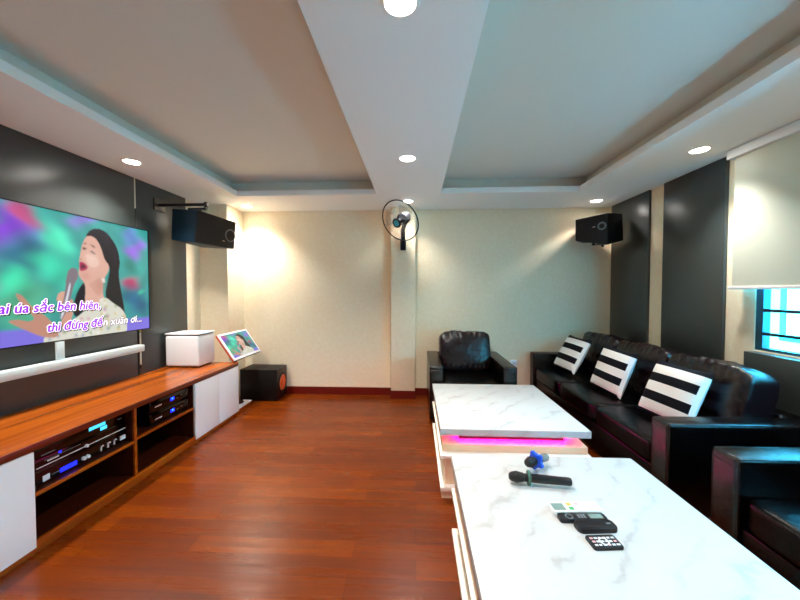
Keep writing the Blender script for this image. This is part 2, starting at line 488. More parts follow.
# ------------------------------------------------------------------ downlights
def downlight(x, y, label, energy=112, wide=120):
    t = empty('downlight', (x, y, H), label, 'ceiling light', group='recessed ceiling downlights')
    MB().lathe([(.056, -.0005), (.060, -.006), (.070, -.006), (.074, -.0005)], seg=36).build('trim_ring', M['ring'], t)
    MB().cyl((0, 0, -.004), (0, 0, 1), .056, .056, .0035, 36).build('lens', M['lamp'], t)
    L = D.lights.new('downlight_beam', 'SPOT'); L.energy = energy; L.spot_size = math.radians(wide); L.spot_blend = 1.0
    L.shadow_soft_size = .05; L.color = (1, .945, .87)
    o = D.objects.new('downlight_beam', L); COL.objects.link(o); o.location = (x, y, H - .03)
    return t
DL = [(-2.36, 2.66, 'round downlight in the ceiling strip above the television'),
      (-.07, 2.70, 'round downlight on the central ceiling beam, nearer the wall fan'),
      (-.06, 1.255, 'round downlight on the central ceiling beam, at the top edge of the photo'),
      (2.155, 2.65, 'round downlight in the ceiling strip beside the roller blind'),
      (2.145, 4.07, 'round downlight in the corner above the right loudspeaker'),
      (-2.14, 4.10, 'round downlight in the far left corner next to the column'),
      (-.10, 3.98, 'round downlight close above the wall fan'),
      (-2.36, 1.25, 'round downlight above the near end of the television, outside the photo'),
      (2.155, 1.25, 'round downlight above the near armchair, outside the photo'),
      (-2.36, -.3, 'round downlight of the left row behind the viewer'),
      (-.06, -.3, 'round downlight of the beam row behind the viewer'),
      (2.155, -.3, 'round downlight of the right row behind the viewer')]
for x, y, lb in DL: downlight(x, y, lb, 40 if abs(x + .1) < .001 else 78 if y < 1.5 else 55 if x > 2 and y > 3 else 72 if x > 2 and y < 3 else 98 if x < -2 and y > 3 else 132, 100 if x > 2 and y < 3 else 122)

# ------------------------------------------------------------------ television
def in_poly(U, V, poly):
    ins = np.zeros(U.shape, bool); n = len(poly); j = n - 1
    for i in range(n):
        xi, yi = poly[i]; xj, yj = poly[j]
        c = ((yi > V) != (yj > V))
        with np.errstate(divide='ignore', invalid='ignore'):
            ins ^= c & (U < (xj - xi) * (V - yi) / (yj - yi + 1e-12) + xi)
        j = i
    return ins
def blur(a, k):
    if k < 1: return a
    ker = np.exp(-np.linspace(-2, 2, 2 * k + 1) ** 2); ker /= ker.sum()
    for ax in (0, 1):
        p = [(k, k) if i == ax else (0, 0) for i in range(a.ndim)]
        b = np.pad(a, p, mode='edge')
        a = sum(ker[i] * np.take(b, range(i, i + a.shape[ax]), axis=ax) for i in range(2 * k + 1))
    return a
def lin(c): return np.array(srgb(*c)[:3])
POLY = [  # a singer in a pale floral dress in front of blurred flowers
 ((12, 13, 22), [(.639, .867), (.674, .924), (.725, .929), (.768, .871), (.807, .771), (.817, .642), (.804, .547), (.819, .38), (.838, .208), (.85, -.042), (.757, .126), (.722, .327), (.746, .488), (.759, .598), (.731, .629), (.722, .594), (.727, .682), (.702, .782), (.682, .846), (.653, .838), (.638, .817)]),
 ((16, 18, 34), [(.628, .465), (.599, .414), (.576, .317), (.564, .173), (.623, .163), (.63, .381)]),
 ((228, 178, 160), [(.643, .853), (.683, .849), (.712, .767), (.727, .664), (.755, .615), (.747, .552), (.719, .486), (.712, .381), (.727, .292), (.694, .241), (.614, .165), (.626, .314), (.628, .448), (.608, .485), (.596, .528), (.604, .595), (.602, .644), (.611, .712), (.616, .762), (.629, .815)]),
 ((218, 166, 148), [(.640, .448), (.70, .50), (.719, .486), (.712, .381), (.69, .33), (.66, .40)]),
 ((238, 196, 180), [(.630, .70), (.65, .69), (.70, .66), (.70, .60), (.66, .58), (.64, .62)]),
 ((70, 40, 44), [(.615, .737), (.627, .752), (.639, .739), (.628, .728)]),
 ((60, 36, 40), [(.651, .723), (.666, .727), (.685, .703), (.669, .703)]),
 ((96, 66, 62), [(.623, .777), (.635, .790), (.641, .784), (.627, .771)]),
 ((96, 66, 62), [(.652, .786), (.676, .771), (.683, .753), (.666, .763)]),
 ((196, 136, 122), [(.607, .653), (.617, .649), (.616, .638), (.604, .638)]),
 ((184, 34, 92), [(.602, .627), (.621, .627), (.644, .592), (.637, .562), (.606, .543), (.602, .578)]),
 ((90, 20, 44), [(.61, .604), (.625, .606), (.636, .586), (.625, .573), (.611, .566)]),
 ((222, 222, 208), [(.586, .169), (.675, .295), (.727, .336), (.771, .271), (.829, .209), (.851, .112), (.85, -.003), (.83, -.047), (.621, -.028), (.515, -.021), (.433, -.018), (.464, .088), (.533, .114)]),
 ((226, 176, 158), [(.629, .32), (.70, .34), (.69, .25), (.655, .20)]),
 ((212, 158, 138), [(.553, .318), (.573, .317), (.567, .172), (.541, .088), (.508, .102), (.526, .194)]),
 ((224, 172, 150), [(.504, .366), (.537, .389), (.553, .334), (.548, .271), (.519, .257), (.499, .305)]),
 ((132, 118, 128), [(.543, .508), (.561, .574), (.592, .569), (.598, .496), (.577, .446), (.553, .285), (.525, .162), (.507, .165), (.537, .382)]),
 ((224, 224, 234), [(.556, .45), (.564, .45), (.541, .27), (.520, .165), (.512, .165), (.535, .30)]),
 ((196, 142, 122), [(.346, .372), (.373, .357), (.405, .267), (.462, .187), (.5, .088), (.507, .025), (.448, .033), (.395, .089), (.336, .157), (.324, .18), (.356, .188), (.389, .162), (.421, .178), (.377, .269)]),
 ((246, 240, 232), [(.71, .495), (.728, .496), (.729, .461), (.712, .46)]),
]
BLOBS = [((206, 84, 140), .393, .892, .06), ((120, 150, 226), .40, .79, .07), ((140, 60, 218), .32, .80, .085), ((206, 84, 140), .393, .91, .05), ((44, 104, 140), .41, .62, .10),
         ((160, 120, 236), .915, .80, .055), ((206, 50, 106), .885, .457, .05), ((148, 132, 226), .62, .985, .05), ((84, 240, 196), .50, .80, .07),
         ((62, 232, 180), .341, .46, .06), ((34, 104, 142), .92, .28, .10), ((60, 214, 176), .50, .55, .09), ((84, 178, 140), .38, .28, .10),
         ((150, 70, 190), .10, .70, .09), ((220, 90, 150), .20, .45, .07), ((70, 220, 190), .10, .3, .12), ((60, 120, 150), .22, .9, .08), ((110, 150, 220), .87, .93, .05), ((50, 150, 140), .88, .64, .05), ((60, 190, 160), .955, .40, .02)]
def picture(nu, nv):
    def chai(p):
        p = np.array(p)
        for _ in range(2):
            q = np.roll(p, -1, 0); p = np.stack((p * .75 + q * .25, p * .25 + q * .75), 1).reshape(-1, 2)
        return [tuple(a) for a in p]
    U, V = np.meshgrid((np.arange(nu) + .5) / nu, (np.arange(nv) + .5) / nv)
    img = np.zeros((nv, nu, 3)) + lin((60, 168, 160))
    wob = .018 * np.sin(V * 17 + U * 9) + .010 * np.sin(V * 41 + 1)
    wob2 = .03 * np.sin(U * 19 + V * 5)
    for c, u, v, r in BLOBS:
        w = np.exp(-((((U + wob - u) * 1.78) ** 2 + (V + wob2 - v) ** 2) / (2 * (r * 1.2) ** 2)) ** 1.4)[..., None]
        img = img * (1 - w) + lin(c) * w
    img *= (1 + .16 * np.sin(U * 41 + 3 * np.sin(V * 7)) * np.sin(V * 9 + U * 13))[..., None]
    band = np.clip((.13 - V) / .03, 0, 1)[..., None]
    img = img * (1 - band) + lin((128, 116, 226)) * band
    rng = np.random.RandomState(3)
    for c, p in POLY:
        if len(p) > 5: p = chai(p)
        mk = blur(in_poly(U, V, p).astype(float), max(1, int(nu / 150)) if len(p) > 5 else max(1, nu // 130))[..., None]
        img = img * (1 - mk) + lin(c) * mk
        if c == (222, 222, 208):               # floral print on the dress
            for q in range(90):
                u0, v0 = rng.uniform(.44, .85), rng.uniform(0, .33)
                cc = [(220, 150, 180), (120, 160, 96), (244, 240, 236), (214, 190, 90), (150, 160, 186)][q % 5]
                w = (np.exp(-(((U - u0) * 1.78) ** 2 + (V - v0) ** 2) / (2 * .010 ** 2))[..., None]) * mk * .75
                img = img * (1 - w) + lin(cc) * w
    # soft shading streaks of hair and cheek, mottled background
    for c, u, v, r, q in (((34, 36, 56), .745, .86, .014, 2.6), ((30, 32, 52), .79, .70, .010, 4.0), ((246, 214, 202), .665, .66, .035, 1.2), ((216, 150, 138), .63, .51, .03, 1.0), ((200, 140, 124), .70, .43, .03, 1.5)):
        w = np.exp(-(((U - u) * 1.78) ** 2 + ((V - v) / q) ** 2) / (2 * r ** 2))[..., None] * .6
        img = img * (1 - w) + lin(c) * w
    return img
def picture_mesh(name, m, parent, wid, hei, nu, nv, mtx, img=None):
    """flat grid in local x (width) and y (height), colours per vertex"""
    if img is None: img = picture(nu, nv)
    vs = [(wid * (i + .5) / nu - wid / 2, hei * (j + .5) / nv - hei / 2, 0) for j in range(nv) for i in range(nu)]
    # stretch the outermost rows to the edge
    vs = [(math.copysign(wid / 2, x) if abs(x) > wid / 2 - wid / nu * .6 else x, math.copysign(hei / 2, y) if abs(y) > hei / 2 - hei / nv * .6 else y, z) for x, y, z in vs]
    fs = [(j * nu + i, j * nu + i + 1, (j + 1) * nu + i + 1, (j + 1) * nu + i) for j in range(nv - 1) for i in range(nu - 1)]
    me = D.meshes.new(name); me.from_pydata([tuple(mtx @ Vector(v)) for v in vs], [], fs)
    at = me.color_attributes.new('Col', 'FLOAT_COLOR', 'POINT')
    buf = np.ones((nv * nu, 4), np.float32); buf[:, :3] = np.clip(img.reshape(-1, 3), 0, 1)
    at.data.foreach_set('color', buf.ravel())
    me.materials.append(m)
    o = D.objects.new(name, me); COL.objects.link(o); o.parent = parent
    return o
def text_mesh(name, body, m, size, mtx, parent, spread=0, shear=0, width=None, steps=8, nudge=(0, 0)):
    """lettering; spread > 0 repeats the letters around a small circle to thicken them"""
    def raw(txt):
        cu = D.curves.new(name, 'FONT'); cu.body = txt; cu.size = size; cu.shear = shear; cu.resolution_u = 3
        tmp = D.objects.new(name + '_tmp', cu); COL.objects.link(tmp)
        bpy.context.view_layer.update()
        me0 = D.meshes.new_from_object(tmp.evaluated_get(bpy.context.evaluated_depsgraph_get()))
        D.objects.remove(tmp); D.curves.remove(cu)
        r = [(v.co.x, v.co.y) for v in me0.vertices], [tuple(p.vertices) for p in me0.polygons]
        D.meshes.remove(me0); return r
    pts0, polys = raw(body.replace('ơ', 'o'))
    if 'ơ' in body:                      # the horn of the letter
        xm = max(x for x, y in raw(body[:body.index('ơ')] + 'o')[0])
        k0 = len(pts0)
        pts0 += [(xm + a * size, b * size) for a, b in ((-.10, .43), (-.02, .47), (.01, .56), (.09, .56), (.07, .44), (-.05, .37))]
        polys.append(tuple(range(k0 + 5, k0 - 1, -1)))
    xs_ = [x for x, y in pts0]; sx = width / (max(xs_) - min(xs_)) if width else 1
    base = [(x * sx - min(xs_) * sx + nudge[0], y + nudge[1]) for x, y in pts0]
    offs = [(0, 0)] + ([(spread * math.cos(2 * PI * k / steps), spread * math.sin(2 * PI * k / steps)) for k in range(steps)] if spread else [])
    vs, fs = [], []
    for q, (dx, dy) in enumerate(offs):
        o0 = len(vs)
        vs += [tuple(mtx @ Vector((x + dx, y + dy, q * .000012))) for x, y in base]
        fs += [tuple(o0 + a for a in p) for p in polys]
    me = D.meshes.new(name); me.from_pydata(vs, [], fs); me.materials.append(m)
    o = D.objects.new(name, me); COL.objects.link(o); o.parent = parent
    return o

TY0, TY1, TZ0, TZ1 = 1.45, 3.126, 1.03, 1.990
tv = empty('television', (-2.675, (TY0 + TY1) / 2, TZ0), 'large wall-mounted television showing a singer with karaoke subtitles', 'television')
TW, TH = TY1 - TY0, TZ1 - TZ0
box('back_shell', M['black'], (.012, .040, -TW / 2 + .01, TW / 2 - .01, .01, TH - .01), tv, bev=.004)
box('wall_mount', M['black'], (.0005, .014, -.3, .3, .25, .7), tv)
MB().box(.036, .056, -TW / 2, TW / 2, 0, .007).box(.036, .056, -TW / 2, TW / 2, TH - .006, TH).box(.036, .056, -TW / 2, -TW / 2 + .006, .007, TH - .006)\
    .box(.036, .056, TW / 2 - .006, TW / 2, .007, TH - .006).build('bezel', M['gloss_black'], tv)
scr_m = frame((.050, 0, TH / 2), (0, 1, 0), (0, 0, 1))
scr = picture_mesh('screen', M['screen'], tv, TW - .012, TH - .013, 400, 224, scr_m)
def subtitle(body, y0, z0, size, wid, mats, w=.0078, bold=.0026):
    base = lambda dx: frame((.0512 + dx, y0 - (TY0 + TY1) / 2, z0 - TZ0), (0, 1, 0), (0, 0, 1))
    inner, outer, shadow = mats
    if shadow: text_mesh('subtitle_shadow', body, shadow, size, base(.0002), scr, w, .2, wid, nudge=(.007, -.007))
    text_mesh('subtitle_outline', body, outer, size, base(.0008), scr, w, .2, wid)
    text_mesh('subtitle', body, inner, size, base(.0014), scr, bold, .2, wid, steps=4)
PW = (M['txt_purple'], M['txt_white'], M['txt_black']); WB = (M['txt_white'], M['txt_black'], None)
subtitle('ai úa sắc bên hiên,', 1.945, 1.255, .094, .672, PW)
subtitle('thì đừng đế', 2.222, 1.109, .088, .420, PW)
subtitle('n xuân ơi...', 2.640, 1.109, .092, .385, WB, .0045, .0008)

# soundbar on its bracket, under the television
sb = empty('soundbar', (-2.675, 2.285, .83), 'long silver-white soundbar on the dark wall under the television', 'soundbar')
MB().box(.035, .105, -.715, .715, .0, .064, bev=.008).build('body', M['silver'], sb)
MB().box(.0005, .035, -.5, .5, .012, .05).build('wall_bracket', M['silver'], sb)
MB().box(.062, .075, -.028, .028, .0645, .198, bev=.003).build('hanger', M['silver'], sb)
cc = empty('wall_cable_cover', (-2.6745, 3.064, .65), 'thin cream cable strip behind the end of the soundbar', 'cable cover')
MB().box(0, .008, -.007, .007, .035, .345, bev=.002).build('strip', M['cable'], cc)
MB().box(0, .009, -.008, .008, .35, .378, bev=.002).build('yellow_clip', M['yellow'], cc)
MB().box(0, .010, -.009, .009, 0, .034, bev=.002).build('plug', M['black'], cc)

# ------------------------------------------------------------------ media cabinet
CX0, CX1, CT = -2.672, -2.02, .59
cab = empty('media_cabinet', ((CX0 + CX1) / 2, 2.26, 0), 'long low orange-brown wood media cabinet with white doors under the television', 'cabinet')
xo = (CX0 + CX1) / 2; xb, xf = CX0 - xo, CX1 - xo
cy0, cy1 = .86 - 2.26, 3.645 - 2.26
def c_(y): return y - 2.26
box('top_panel', M['veneer'], (xb, xf - .0055, cy0, cy1, .552, CT), cab)
box('front_edge', M['veneer_edge'], (xf - .005, xf, cy0, cy1, .552, CT), cab, bev=.001)
box('bottom_panel', M['veneer_shaded'], (xb, xf - .021, cy0, cy1, .001, .064), cab)
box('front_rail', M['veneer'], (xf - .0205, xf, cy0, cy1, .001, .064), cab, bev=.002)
box('back_panel', M['veneer_shaded'], (xb, xb + .012, cy0, cy1, .064, .552), cab)
for y in (cy0, cy1 - .018): box('side_panel', M['veneer'], (xb + .012, xf - .022, y, y + .018, .064, .552), cab)
for y in (1.617, 2.898): box('divider', M['veneer_shaded'], (xb + .012, xf - .024, c_(y) , c_(y) + .018, .064, .552), cab)
dv = box('divider', M['veneer_shaded'], (xb + .012, xf - .022, c_(2.256), c_(2.276), .064, .552), cab)
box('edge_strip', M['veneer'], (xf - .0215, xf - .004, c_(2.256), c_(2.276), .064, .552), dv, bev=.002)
sh = box('shelf', M['veneer_shaded'], (xb + .012, xf - .022, c_(1.636), c_(2.255), .300, .320), cab)
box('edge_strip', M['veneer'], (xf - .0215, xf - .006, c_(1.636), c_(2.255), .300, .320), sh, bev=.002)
sh = box('shelf', M['veneer_shaded'], (xb + .012, xf - .022, c_(2.277), c_(2.897), .316, .336), cab)
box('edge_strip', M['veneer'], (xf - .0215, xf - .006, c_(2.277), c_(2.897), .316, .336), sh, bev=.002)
for ya, yb in ((.865, 1.240), (1.245, 1.628), (2.904, 3.272), (3.275, 3.643)):
    box('door', M['white'], (xf - .02, xf + .002, c_(ya), c_(yb), .032, .548), cab, bev=.002)
pf = MB().box(xb, xf, cy1 + .001, c_(3.945), .001, .048, bev=.002).build('end_platform', M['veneer'], cab)
box('platform_top', M['white'], (xb, xf - .002, cy1 + .001, c_(3.943), .048, .058), pf)

# devices on the cabinet's shelves
def dash(mb, x, ys, z, w, h): mb.box(x, x + .0025, ys, ys + w, z, z + h)
ap = empty('karaoke_processor', (-2.22, 1.96, .3205), 'black mixer with blue display and pale knobs, lower device on the left shelf', 'audio device')
MB().box(-.15, .14, -.29, .29, .012, .092, bev=.003).build('case', M['gloss_black'], ap)
for sx in (-.12, .11):
    for sy in (-.22, .22): MB().cyl((sx, sy, 0), (0, 0, 1), .014, .014, .0125, 16).build('foot', M['rubber'], ap)
MB().box(.1402, .143, -.245, -.21, .014, .046).build('socket_plate', M['led_white'], ap)
MB().box(.1402, .1435, -.155, -.06, .016, .042).build('display', M['led_blue'], ap)
b = MB()
dash(b, .1402, -.20, .030, .04, .003)
b.build('panel_marking', M['grey_mark'], ap)
for y in (-.02, .005): MB().cyl((.1402, y, .032), (1, 0, 0), .012, .010, .014, 20).build('knob', M['led_white'], ap)
for y in (.09, .14, .185): MB().box(.1402, .146, y, y + .008, .022, .056).box(.1402, .146, y, y + .022, .048, .056).build('fader', M['led_white'], ap)
MB().box(.1402, .146, .235, .275, .028, .056).build('knob', M['led_white'], ap)
a2 = empty('karaoke_player', (-2.22, 1.96, .4130), 'slim black player with a silver front line, middle device on the left shelf', 'audio device')
MB().box(-.15, .14, -.285, .285, .002, .056, bev=.003).build('case', M['gloss_black'], a2)
MB().box(.1402, .144, -.275, .28, .007, .011).build('silver_line', M['led_white'], a2)
MB().cyl((.1402, .0, .010), (1, 0, 0), .011, .009, .012, 20).build('knob', M['led_white'], a2)
b = MB(); dash(b, .1402, -.22, .024, .06, .007); b.build('panel_marking', M['led_white'], a2)
b = MB(); dash(b, .1402, -.235, .036, .20, .002); b.build('trim_line', M['grey_mark'], a2)
b = MB(); dash(b, .1402, -.16, .042, .015, .012); b.build('indicator', M['led_blue'], a2)
a3 = empty('power_amplifier', (-2.22, 1.96, .4700), 'black amplifier with cyan display, top device on the left shelf', 'audio device')
MB().box(-.15, .14, -.285, .285, .002, .074, bev=.003).build('case', M['gloss_black'], a3)
MB().box(.1402, .1427, .02, .13, .036, .058).build('display', M['led_cyan'], a3)
MB().box(.1402, .1427, .095, .14, .008, .030).build('display', M['led_cyan'], a3)
MB().box(.1402, .1427, .22, .25, .030, .034).build('panel_marking', M['grey_mark'], a3)
MB().box(.1402, .1427, -.25, -.18, .012, .016).build('panel_marking', M['grey_mark'], a3)

def rack(z, label):
    r = empty('rack_amplifier', (-2.22, 2.675, z), label, 'audio device', group='twin amplifiers on the right shelf')
    MB().box(-.15, .135, -.225, .215, .006, .098, bev=.004).build('case', M['gloss_black'], r)
    MB().prism([(.1355, -.225, .012), (.152, -.215, .012), (.152, .19, .012), (.1355, .214, .012)], (0, 0, 0), (0, 0, .080), bev=.002).build('front_panel', M['gloss_black'], r)
    for sy in (-.16, .16): MB().cyl((.08, sy, 0), (0, 0, 1), .012, .012, .0065, 16).build('foot', M['rubber'], r)
    b = MB()
    for k in range(6): dash(b, .1522, -.18 + k * .012, .038 + (.002 if k % 2 else 0), .009, .008)
    b.build('panel_lettering', M['led_white'], r)
    b = MB(); b.box(.1522, .155, -.015, .03, .036, .064); b.build('display', M['led_blue'], r)
    b = MB(); dash(b, .1552, .0, .048, .014, .011); b.build('display_digit', M['led_cyan'], r)
    MB().box(.1522, .1547, .105, .127, .048, .054).build('button', M['grey_mark'], r)
    MB().box(.1522, .1547, .06, .07, .036, .046).build('button', M['grey_mark'], r)
    MB().tube([(.153, .185, .024), (.153, .192, .082)], .002, 6).build('edge_highlight_strip', M['chrome'], r)
    return r
rack(.3365, 'black amplifier with blue display, lower of the two on the right shelf')
rack(.4350, 'black amplifier with blue display, upper of the two on the right shelf')

# white bass box on top
wb = empty('bass_module', (-2.462, 3.485, CT + .0005), 'white cube bass speaker with a dark top gap on the wooden cabinet', 'speaker')
MB().box(-.182, .182, -.145, .145, .012, .338, bev=.022, seg=4).build('body', M['white_matte'], wb)
MB().box(-.170, .170, -.135, .135, .338, .347).build('shadow_gap', M['black'], wb)
MB().box(-.182, .182, -.145, .145, .347, .362, bev=.004).build('glass_top', M['white'], wb)
MB().box(-.15, .15, -.12, .12, 0, .012).build('base', M['black'], wb)

# tilted touch monitor on a stand behind the cabinet end
mo = empty('touch_monitor', (-2.16, 3.835, .0585), 'white framed touch monitor tilted back beyond the cabinet end', 'monitor')
fr = frame((0, 0, 0), (0, 1, 0), (-.20, 0, .29)); MW, MH = .625, .352
cen = Vector((-2.142, 3.925, .757)) - Vector((-2.16, 3.835, .0585))
mm = Matrix.Translation(cen) @ fr
MB().box(-MW / 2, MW / 2, -MH / 2, MH / 2, -.012, 0, bev=.003, mtx=mm).build('front_frame', M['white'], mo)
MB().box(-MW / 2 + .001, MW / 2 - .001, -MH / 2 + .001, MH / 2 - .001, -.034, -.0125, bev=.003, mtx=mm).build('rear_shell', M['rosewood'], mo)
MB().box(-MW / 2 + .002, MW / 2 - .002, -MH / 2 - .004, -MH / 2 + .0005, -.03, -.004, mtx=mm).build('lower_edge', M['black'], mo)
picture_mesh('screen', M['screen2'], mo, MW - .055, MH - .05, 160, 90, mm @ Matrix.Translation((0, .004, .0015)),
             img=picture(240, 90)[:, 75:235])
MB().cyl((0, 0, .012), (0, 0, 1), .016, .016, .60, 16).tube([(0, 0, .60), tuple(cen + fr.to_3x3() @ Vector((-.08, 0, -.034)))], .014, 10).build('pole', M['black'], mo)
MB().cyl((0, 0, 0), (0, 0, 1), .085, .08, .012, 32).build('base', M['black'], mo)

# floor subwoofer
sw = empty('subwoofer', (-1.9925, 4.225, 0), 'black subwoofer box with orange copper cone on the floor by the back wall', 'speaker')
MB().box(-.245, .222, -.155, .155, .012, .402, bev=.006).build('cabinet_body', M['blackmat'], sw)
MB().box(.2225, .238, -.155, .155, .012, .402, bev=.004).build('baffle', M['black'], sw)
MB().lathe([(.112, .0), (.130, .004), (.119, .012), (.108, .012), (.100, .002)], (.2385, .0, .205), (1, 0, 0)).build('surround', M['rubber'], sw)
MB().lathe([(.106, .006), (.08, .002), (.05, -.0), (.045, .004), (.02, .010), (0, .012)], (.2390, .0, .205), (1, 0, 0)).build('cone', M['copper'], sw)
for sx in (-.2, .18):
    for sy in (-.13, .13): MB().cyl((sx, sy, 0), (0, 0, 1), .018, .018, .0125, 16).build('foot', M['rubber'], sw)

# ------------------------------------------------------------------ wall loudspeakers
# left: grille towards the sofas
sl = empty('wall_loudspeaker', (-2.35, 3.5, 1.89), 'black karaoke loudspeaker hanging from a wall arm beside the television', 'speaker')
o = Vector((-2.35, 3.5, 1.89))
FL = [Vector((-2.247, 3.30, 2.232)), Vector((-2.095, 3.75, 2.196)), Vector((-2.122, 3.75, 1.884)), Vector((-2.283, 3.30, 1.903))]  # front TL TR BR BL
BK = [Vector((-2.553, 3.36, 2.262)), Vector((-2.44, 3.70, 2.20)), Vector((-2.46, 3.70, 1.90)), Vector((-2.567, 3.36, 1.938))]
MB().hull8([p - o for p in (BK[3], BK[2], FL[2], FL[3])], [p - o for p in (BK[0], BK[1], FL[1], FL[0])], bev=.006).build('cabinet_body', M['teal_black'], sl)
nrm = (FL[1] - FL[0]).cross(FL[3] - FL[0]).normalized()
if nrm.x < 0: nrm = -nrm
ins = [p * .985 + (sum(FL, Vector()) / 4) * .015 - o + nrm * .004 for p in FL]
MB().hull8([ins[3] , ins[2], ins[2] + nrm * .016, ins[3] + nrm * .016], [ins[0], ins[1], ins[1] + nrm * .016, ins[0] + nrm * .016], bev=.005).build('grille', M['grille'], sl)
u = (FL[1] - FL[0]).normalized(); vv = (FL[0] - FL[3]).normalized()
def on_front(a, b): return FL[3] + (FL[2] - FL[3]) * a + (FL[0] - FL[3] + ((FL[1] - FL[2]) - (FL[0] - FL[3])) * a) * b - o + nrm * .021
MB().lathe([(.056, 0), (.066, .003), (.070, .0), (.073, -.002)], on_front(.86, .46), nrm).build('horn_ring', M['grey_mark'], sl)
MB().lathe([(.054, .001), (.03, -.002), (0, .004)], on_front(.86, .46), nrm).build('tweeter', M['rubber'], sl)
MB().box(-.016, .016, -.005, .005, 0, .003, mtx=frame(on_front(.68, .22), u, vv)).build('badge', M['chrome'], sl)
MB().box(-2.6745 + 2.35, -2.66 + 2.35, -.24, -.10, .34, .46).tube([(-2.66 + 2.35, -.17, .402), (-2.155 + 2.35, -.17, .402)], .016, 10).build('wall_arm', M['black'], sl)
MB().cyl((-2.166 + 2.35, -.17, .365), (0, 0, 1), .018, .018, .06, 16).box(-.0, .19, -.185, -.155, .348, .366).cyl((.02, -.17, .33), (0, 0, 1), .012, .012, .03, 12).cyl((.10, -.14, .315), (0, 0, 1), .012, .012, .04, 12).build('swivel', M['black'], sl)
MB().cyl((-2.150 + 2.35, -.17, .402), (1, 0, 0), .015, .015, .004, 16).cyl((-2.15 + 2.35, -.187, .365), (0, -1, 0), .006, .006, .004, 12).build('bolt', M['chrome'], sl)

# right: across the corner, facing the room
sr = empty('wall_loudspeaker', (2.2, 4.0, 1.91), 'black karaoke loudspeaker with a round silver ring in the far right corner', 'speaker')
o = Vector((2.2, 4.0, 1.91))
FL = [Vector((1.919, 4.10, 2.258)), Vector((2.158, 3.85, 2.282)), Vector((2.164, 3.85, 1.919)), Vector((1.923, 4.10, 2.003))]
BK = [Vector((2.12, 4.34, 2.258)), Vector((2.43, 4.03, 2.312)), Vector((2.445, 4.03, 1.995)), Vector((2.12, 4.34, 2.01))]
MB().hull8([p - o for p in (BK[3], BK[2], FL[2], FL[3])], [p - o for p in (BK[0], BK[1], FL[1], FL[0])], bev=.012).build('cabinet_body', M['blackmat'], sr)
nrm = (FL[1] - FL[0]).cross(FL[3] - FL[0]).normalized()
if nrm.y > 0: nrm = -nrm
cen2 = sum(FL, Vector()) / 4
ins = [p * .975 + cen2 * .025 - o + nrm * .003 for p in FL]
MB().hull8([ins[3], ins[2], ins[2] + nrm * .014, ins[3] + nrm * .014], [ins[0], ins[1], ins[1] + nrm * .014, ins[0] + nrm * .014], bev=.005).build('grille', M['grille'], sr)
u = (FL[1] - FL[0]).normalized(); vv = (FL[0] - FL[3]).normalized()
MB().lathe([(.028, 0), (.034, .006), (.042, .006), (.047, -.001)], on_front(.84, .60), nrm).build('horn_ring', M['grey_mark'], sr)
MB().lathe([(.028, .001), (.014, -.002), (.010, .004), (0, .006)], on_front(.84, .60), nrm).build('tweeter', M['rubber'], sr)
MB().box(-.017, .017, -.004, .004, 0, .003, mtx=frame(on_front(.60, .58), u, vv)).build('badge', M['chrome'], sr)
MB().box(-.02, .10, .380, .399, .12, .25).tube([(.04, .388, .16), (.04, .25, .10)], .016, 10).tube([(.04, .25, .10), (0, .06, .045)], .014, 10).box(-.05, .05, .0, .10, .038, .05).cyl((-.10, .03, .03), (0, 0, 1), .022, .012, .04, 12).cyl((.0, .02, .01), (0, 0, 1), .014, .014, .04, 12).build('wall_bracket', M['black'], sr)

# ------------------------------------------------------------------ wall fan on the pilaster
fan = empty('wall_fan', (-.165, 4.26, 1.92), 'black wall fan with round wire cage and aqua hub on the pilaster', 'fan')
fo = Vector((-.165, 4.26, 1.92))
hubp = Vector((-.192, 3.955, 2.236)) - fo            # cage centre
fd = Vector((-.49, -.71, -.50)).normalized()         # facing down to the left
fx = Vector((0, 0, 1)).cross(fd); fm = frame(hubp, fx, fd.cross(fx))
MB().box(-.036, .036, -.05, -.0005, 0, .14, bev=.012).build('wall_base', M['navy'], fan)
MB().tube([(0, -.045, .06), (0, -.075, .15), (.0, -.12, .24), tuple(hubp - fd * .13 + Vector((0, 0, -.05)))], .027, 14).build('stem', M['navy'], fan)
MB().lathe([(0, -.175), (.05, -.168), (.070, -.13), (.075, -.05), (.060, -.032), (0, -.03)]).build('motor_housing', M['navy'], fan, mtx=fm)
R_ = .250
ring = lambda r, z, n=72: [(r * math.cos(2 * PI * k / n), r * math.sin(2 * PI * k / n), z) for k in range(n)]
MB().tube(ring(R_, .0), .0075, 8, True).build('cage_rim', M['cage'], fan, mtx=fm)
b = MB()
for k in range(48):
    a = 2 * PI * k / 48; c, s = math.cos(a), math.sin(a)
    b.tube([(c * .05, s * .05, .075), (c * .14, s * .14, .068), (c * .21, s * .21, .04), (c * R_, s * R_, 0)], .0007, 4)
b.tube(ring(.14, .068), .0008, 4, True)
b.build('front_grille', M['cage'], fan, mtx=fm)
b = MB()
for k in range(48):
    a = 2 * PI * (k + .5) / 48; c, s = math.cos(a), math.sin(a)
    b.tube([(c * .06, s * .06, -.07), (c * .16, s * .16, -.062), (c * R_, s * R_, 0)], .0007, 4)
b.build('rear_grille', M['cage'], fan, mtx=fm)
MB().lathe([(0, .088), (.034, .086), (.038, .079)]).build('hub_badge', M['aqua'], fan, mtx=fm)
MB().lathe([(.0385, .079), (.045, .084), (.056, .078), (.058, .066), (.0, .062)]).build('hub_cap', M['navy'], fan, mtx=fm)
MB().cyl((0, 0, -.03), (0, 0, 1), .03, .026, .085, 20).build('blade_hub', M['navy'], fan, mtx=fm)
